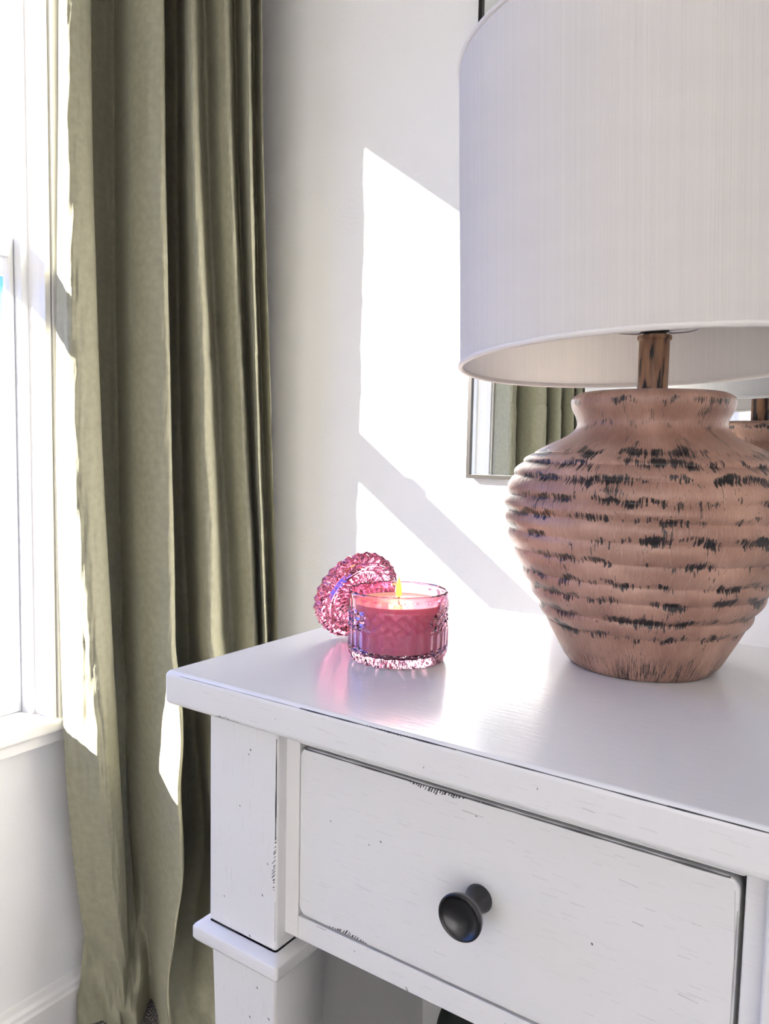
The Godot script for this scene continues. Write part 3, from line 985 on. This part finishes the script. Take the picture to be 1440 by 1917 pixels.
func candle() -> void:
	var R := 0.0490
	var t := thing("jar_candle", Vector3(-0.4034, TY, 0.2925))
	tag(t, "pink cut-glass jar candle with a burning wick, on the white table", "candle")
	# jar: outside with cut facets, flutes and diamonds, inside smooth
	var n := 288
	var cuts := 24.0
	var p := PackedVector3Array()
	var rows := PackedVector2Array()          # (height, base radius)
	rows.append(Vector2(0.0, 0.0))
	rows.append(Vector2(0.0006, 0.036))
	rows.append(Vector2(0.0, 0.0425))
	for y in [0.0004, 0.0064, 0.0125]: rows.append(Vector2(y, R))
	for k in 14: rows.append(Vector2(0.0140 + 0.0200 * k / 14.0, R))
	for k in 19: rows.append(Vector2(0.034 + 0.016 * k / 18.0, R))
	for k in 12: rows.append(Vector2(0.0512 + 0.0138 * k / 11.0, R))
	var last := rows.size()
	for q in [[0.0662, 0.0487], [0.0672, 0.0481], [0.0676, 0.0472], [0.0674, 0.0463], [0.0666, 0.0457], [0.0650, 0.0454], [0.05, 0.0450], [0.03, 0.0447], [0.0125, 0.0444], [0.0105, 0.0432], [0.0095, 0.040], [0.0093, 0.0]]: rows.append(Vector2(q[0], q[1]))
	for j in rows.size():
		var y := rows[j].x
		for i in n + 1:
			var a := TAU * i / n
			var r := rows[j].y
			if j >= 3 and j < last:
				var c := a / TAU * cuts
				var fr := c - floorf(c)
				var tri := absf(fr - 0.5) * 2.0
				if y < 0.0126:
					# two courses of triangular facets round the foot
					r -= [0.0036, 0.0010, 0.0][j - 3] + [0.0030 * tri, 0.0030 * (1.0 - tri), 0.0][j - 3]
				elif y < 0.0339:
					# upright scallops with a rounded head
					var e := smooth(0.034, 0.0305, y) * smooth(0.0125, 0.0150, y)
					r -= 0.0020 * e * (1.0 - tri * tri)
				elif y < 0.0501:
					# three rows of small pyramids
					var v := (y - 0.034) / 0.016 * 3.0
					var u := c * 1.0
					var s1 := u + v * 0.5
					var s2 := u - v * 0.5
					var d1 := absf(s1 - floorf(s1) - 0.5) * 2.0
					var d2 := absf(s2 - floorf(s2) - 0.5) * 2.0
					r -= 0.0024 * maxf(d1, d2)
				else:
					var e := smooth(0.050, 0.0525, y) * smooth(0.0635, 0.060, y)
					r -= 0.0008 * e * (1.0 - tri)
			p.append(Vector3(r * sin(a), y, r * cos(a)))
	var jar := put("jar", grid_mesh(p, n + 1, rows.size(), true, true), pink_glass(Color(0.94, 0.71, 0.81)), t)
	jar.set_meta("label", "clear pink cut glass jar")
	# wax with a melted pool
	var wax := mat(Color(0.97, 0.80, 0.82), 0.35)
	wax.subsurf_scatter_enabled = true
	wax.subsurf_scatter_strength = 0.4
	put("wax", lathe(PackedVector2Array([Vector2(0, 0.0097), Vector2(0.0405, 0.0098), Vector2(0.0432, 0.0125), Vector2(0.0436, 0.03), Vector2(0.0440, 0.0555), Vector2(0.0434, 0.0562), Vector2(0.042, 0.0554), Vector2(0.038, 0.0542), Vector2(0.02, 0.0540), Vector2(0, 0.0540)]), 72), wax, t)
	put("wick", tube(PackedVector3Array([Vector3(0, 0.0535, 0), Vector3(0, 0.055, 0), Vector3(0.0004, 0.059, 0), Vector3(0.0012, 0.0625, 0.0003), Vector3(0.0014, 0.063, 0.0003)]), 0.0009, 8), mat(Color(0.06, 0.045, 0.04), 0.9), t)
	var fire := mat(Color(1.0, 0.75, 0.35), 0.9)
	fire.emission_enabled = true
	fire.emission = Color(1.0, 0.70, 0.27)
	fire.emission_energy_multiplier = 1.3
	var fp := PackedVector2Array()
	for q in [[0.0, 0.0], [0.0015, 0.0004], [0.0026, 0.0020], [0.0032, 0.0046], [0.0032, 0.0072], [0.0026, 0.0108], [0.0017, 0.0148], [0.0009, 0.0182], [0.0003, 0.0204], [0.0, 0.0212]]: fp.append(Vector2(q[0], q[1]))
	put("flame", lathe(fp, 24), fire, t, Vector3(0.0002, 0.0592, 0))
	var li := OmniLight3D.new()
	li.name = "flame_light"
	li.light_color = Color(1.0, 0.72, 0.38)
	li.light_energy = 0.0015
	li.light_size = 0.003
	li.omni_range = 8.0
	li.omni_attenuation = 2.0
	li.shadow_enabled = true
	li.position = Vector3(0.0002, 0.066, 0)
	t.add_child(li)

	# lid, leaning on the jar with its hollow side towards it; +Y of its own axes is the outside
	var c := Vector3(-0.4668, 0.8365, 0.2683)
	var nrm := Vector3(0.876, -0.39, 0.28).normalized()
	var l := thing("candle_lid", c)
	tag(l, "faceted pink glass lid leaning against the candle jar", "lid")
	l.basis = Basis(Quaternion(Vector3.UP, -nrm))
	var q := PackedVector3Array()
	var lr := [[0.0, 0.0040], [0.010, 0.0040], [0.013, 0.0040], [0.0155, 0.0040], [0.018, 0.0040], [0.0205, 0.0040], [0.023, 0.0040], [0.026, 0.0040], [0.0290, 0.0040], [0.0305, 0.0022], [0.0320, 0.0022], [0.0335, 0.0042], [0.0360, 0.0038], [0.0375, -0.0042], [0.0385, -0.0050], [0.0412, -0.0050], [0.0422, -0.0040], [0.0432, 0.0], [0.0455, 0.0], [0.0470, 0.0004],
		[0.0486, 0.0015], [0.0496, 0.0080], [0.0486, 0.0145], [0.0430, 0.0172], [0.0370, 0.0186], [0.030, 0.0196], [0.020, 0.0206], [0.013, 0.0210], [0.010, 0.0218], [0.0085, 0.0235], [0.0090, 0.0270], [0.0110, 0.0300], [0.0105, 0.0335], [0.0070, 0.0360], [0.0, 0.0368]]
	var nl := 104
	for j in lr.size():
		for i in nl + 1:
			var a := TAU * i / nl
			var r: float = lr[j][0]
			var y: float = lr[j][1]
			if j >= 20 and j <= 23:
				# big diamonds round the edge
				var ph := a / TAU * 26.0 + 0.5 * j
				r -= 0.0026 * absf(ph - floorf(ph) - 0.5) * 2.0
			elif j == 24:
				var ph := a / TAU * 26.0 + 0.5 * j
				y -= 0.0014 * absf(ph - floorf(ph) - 0.5) * 2.0
			elif j >= 1 and j <= 8:
				# swirling ribs in the hollow
				y += 0.0013 * sin(a * 26.0 + r * 210.0) * smooth(0.009, 0.013, r) * smooth(0.030, 0.028, r)
			q.append(Vector3(r * sin(a), y, r * cos(a)))
	var body := put("lid_glass", grid_mesh(q, nl + 1, lr.size(), true, true), pink_glass(Color(0.90, 0.50, 0.63)), l)
	body.set_meta("label", "pink pressed glass with diamond facets round the edge")

# ---------------------------------------------------------------- box under the table
func storage_box() -> void:
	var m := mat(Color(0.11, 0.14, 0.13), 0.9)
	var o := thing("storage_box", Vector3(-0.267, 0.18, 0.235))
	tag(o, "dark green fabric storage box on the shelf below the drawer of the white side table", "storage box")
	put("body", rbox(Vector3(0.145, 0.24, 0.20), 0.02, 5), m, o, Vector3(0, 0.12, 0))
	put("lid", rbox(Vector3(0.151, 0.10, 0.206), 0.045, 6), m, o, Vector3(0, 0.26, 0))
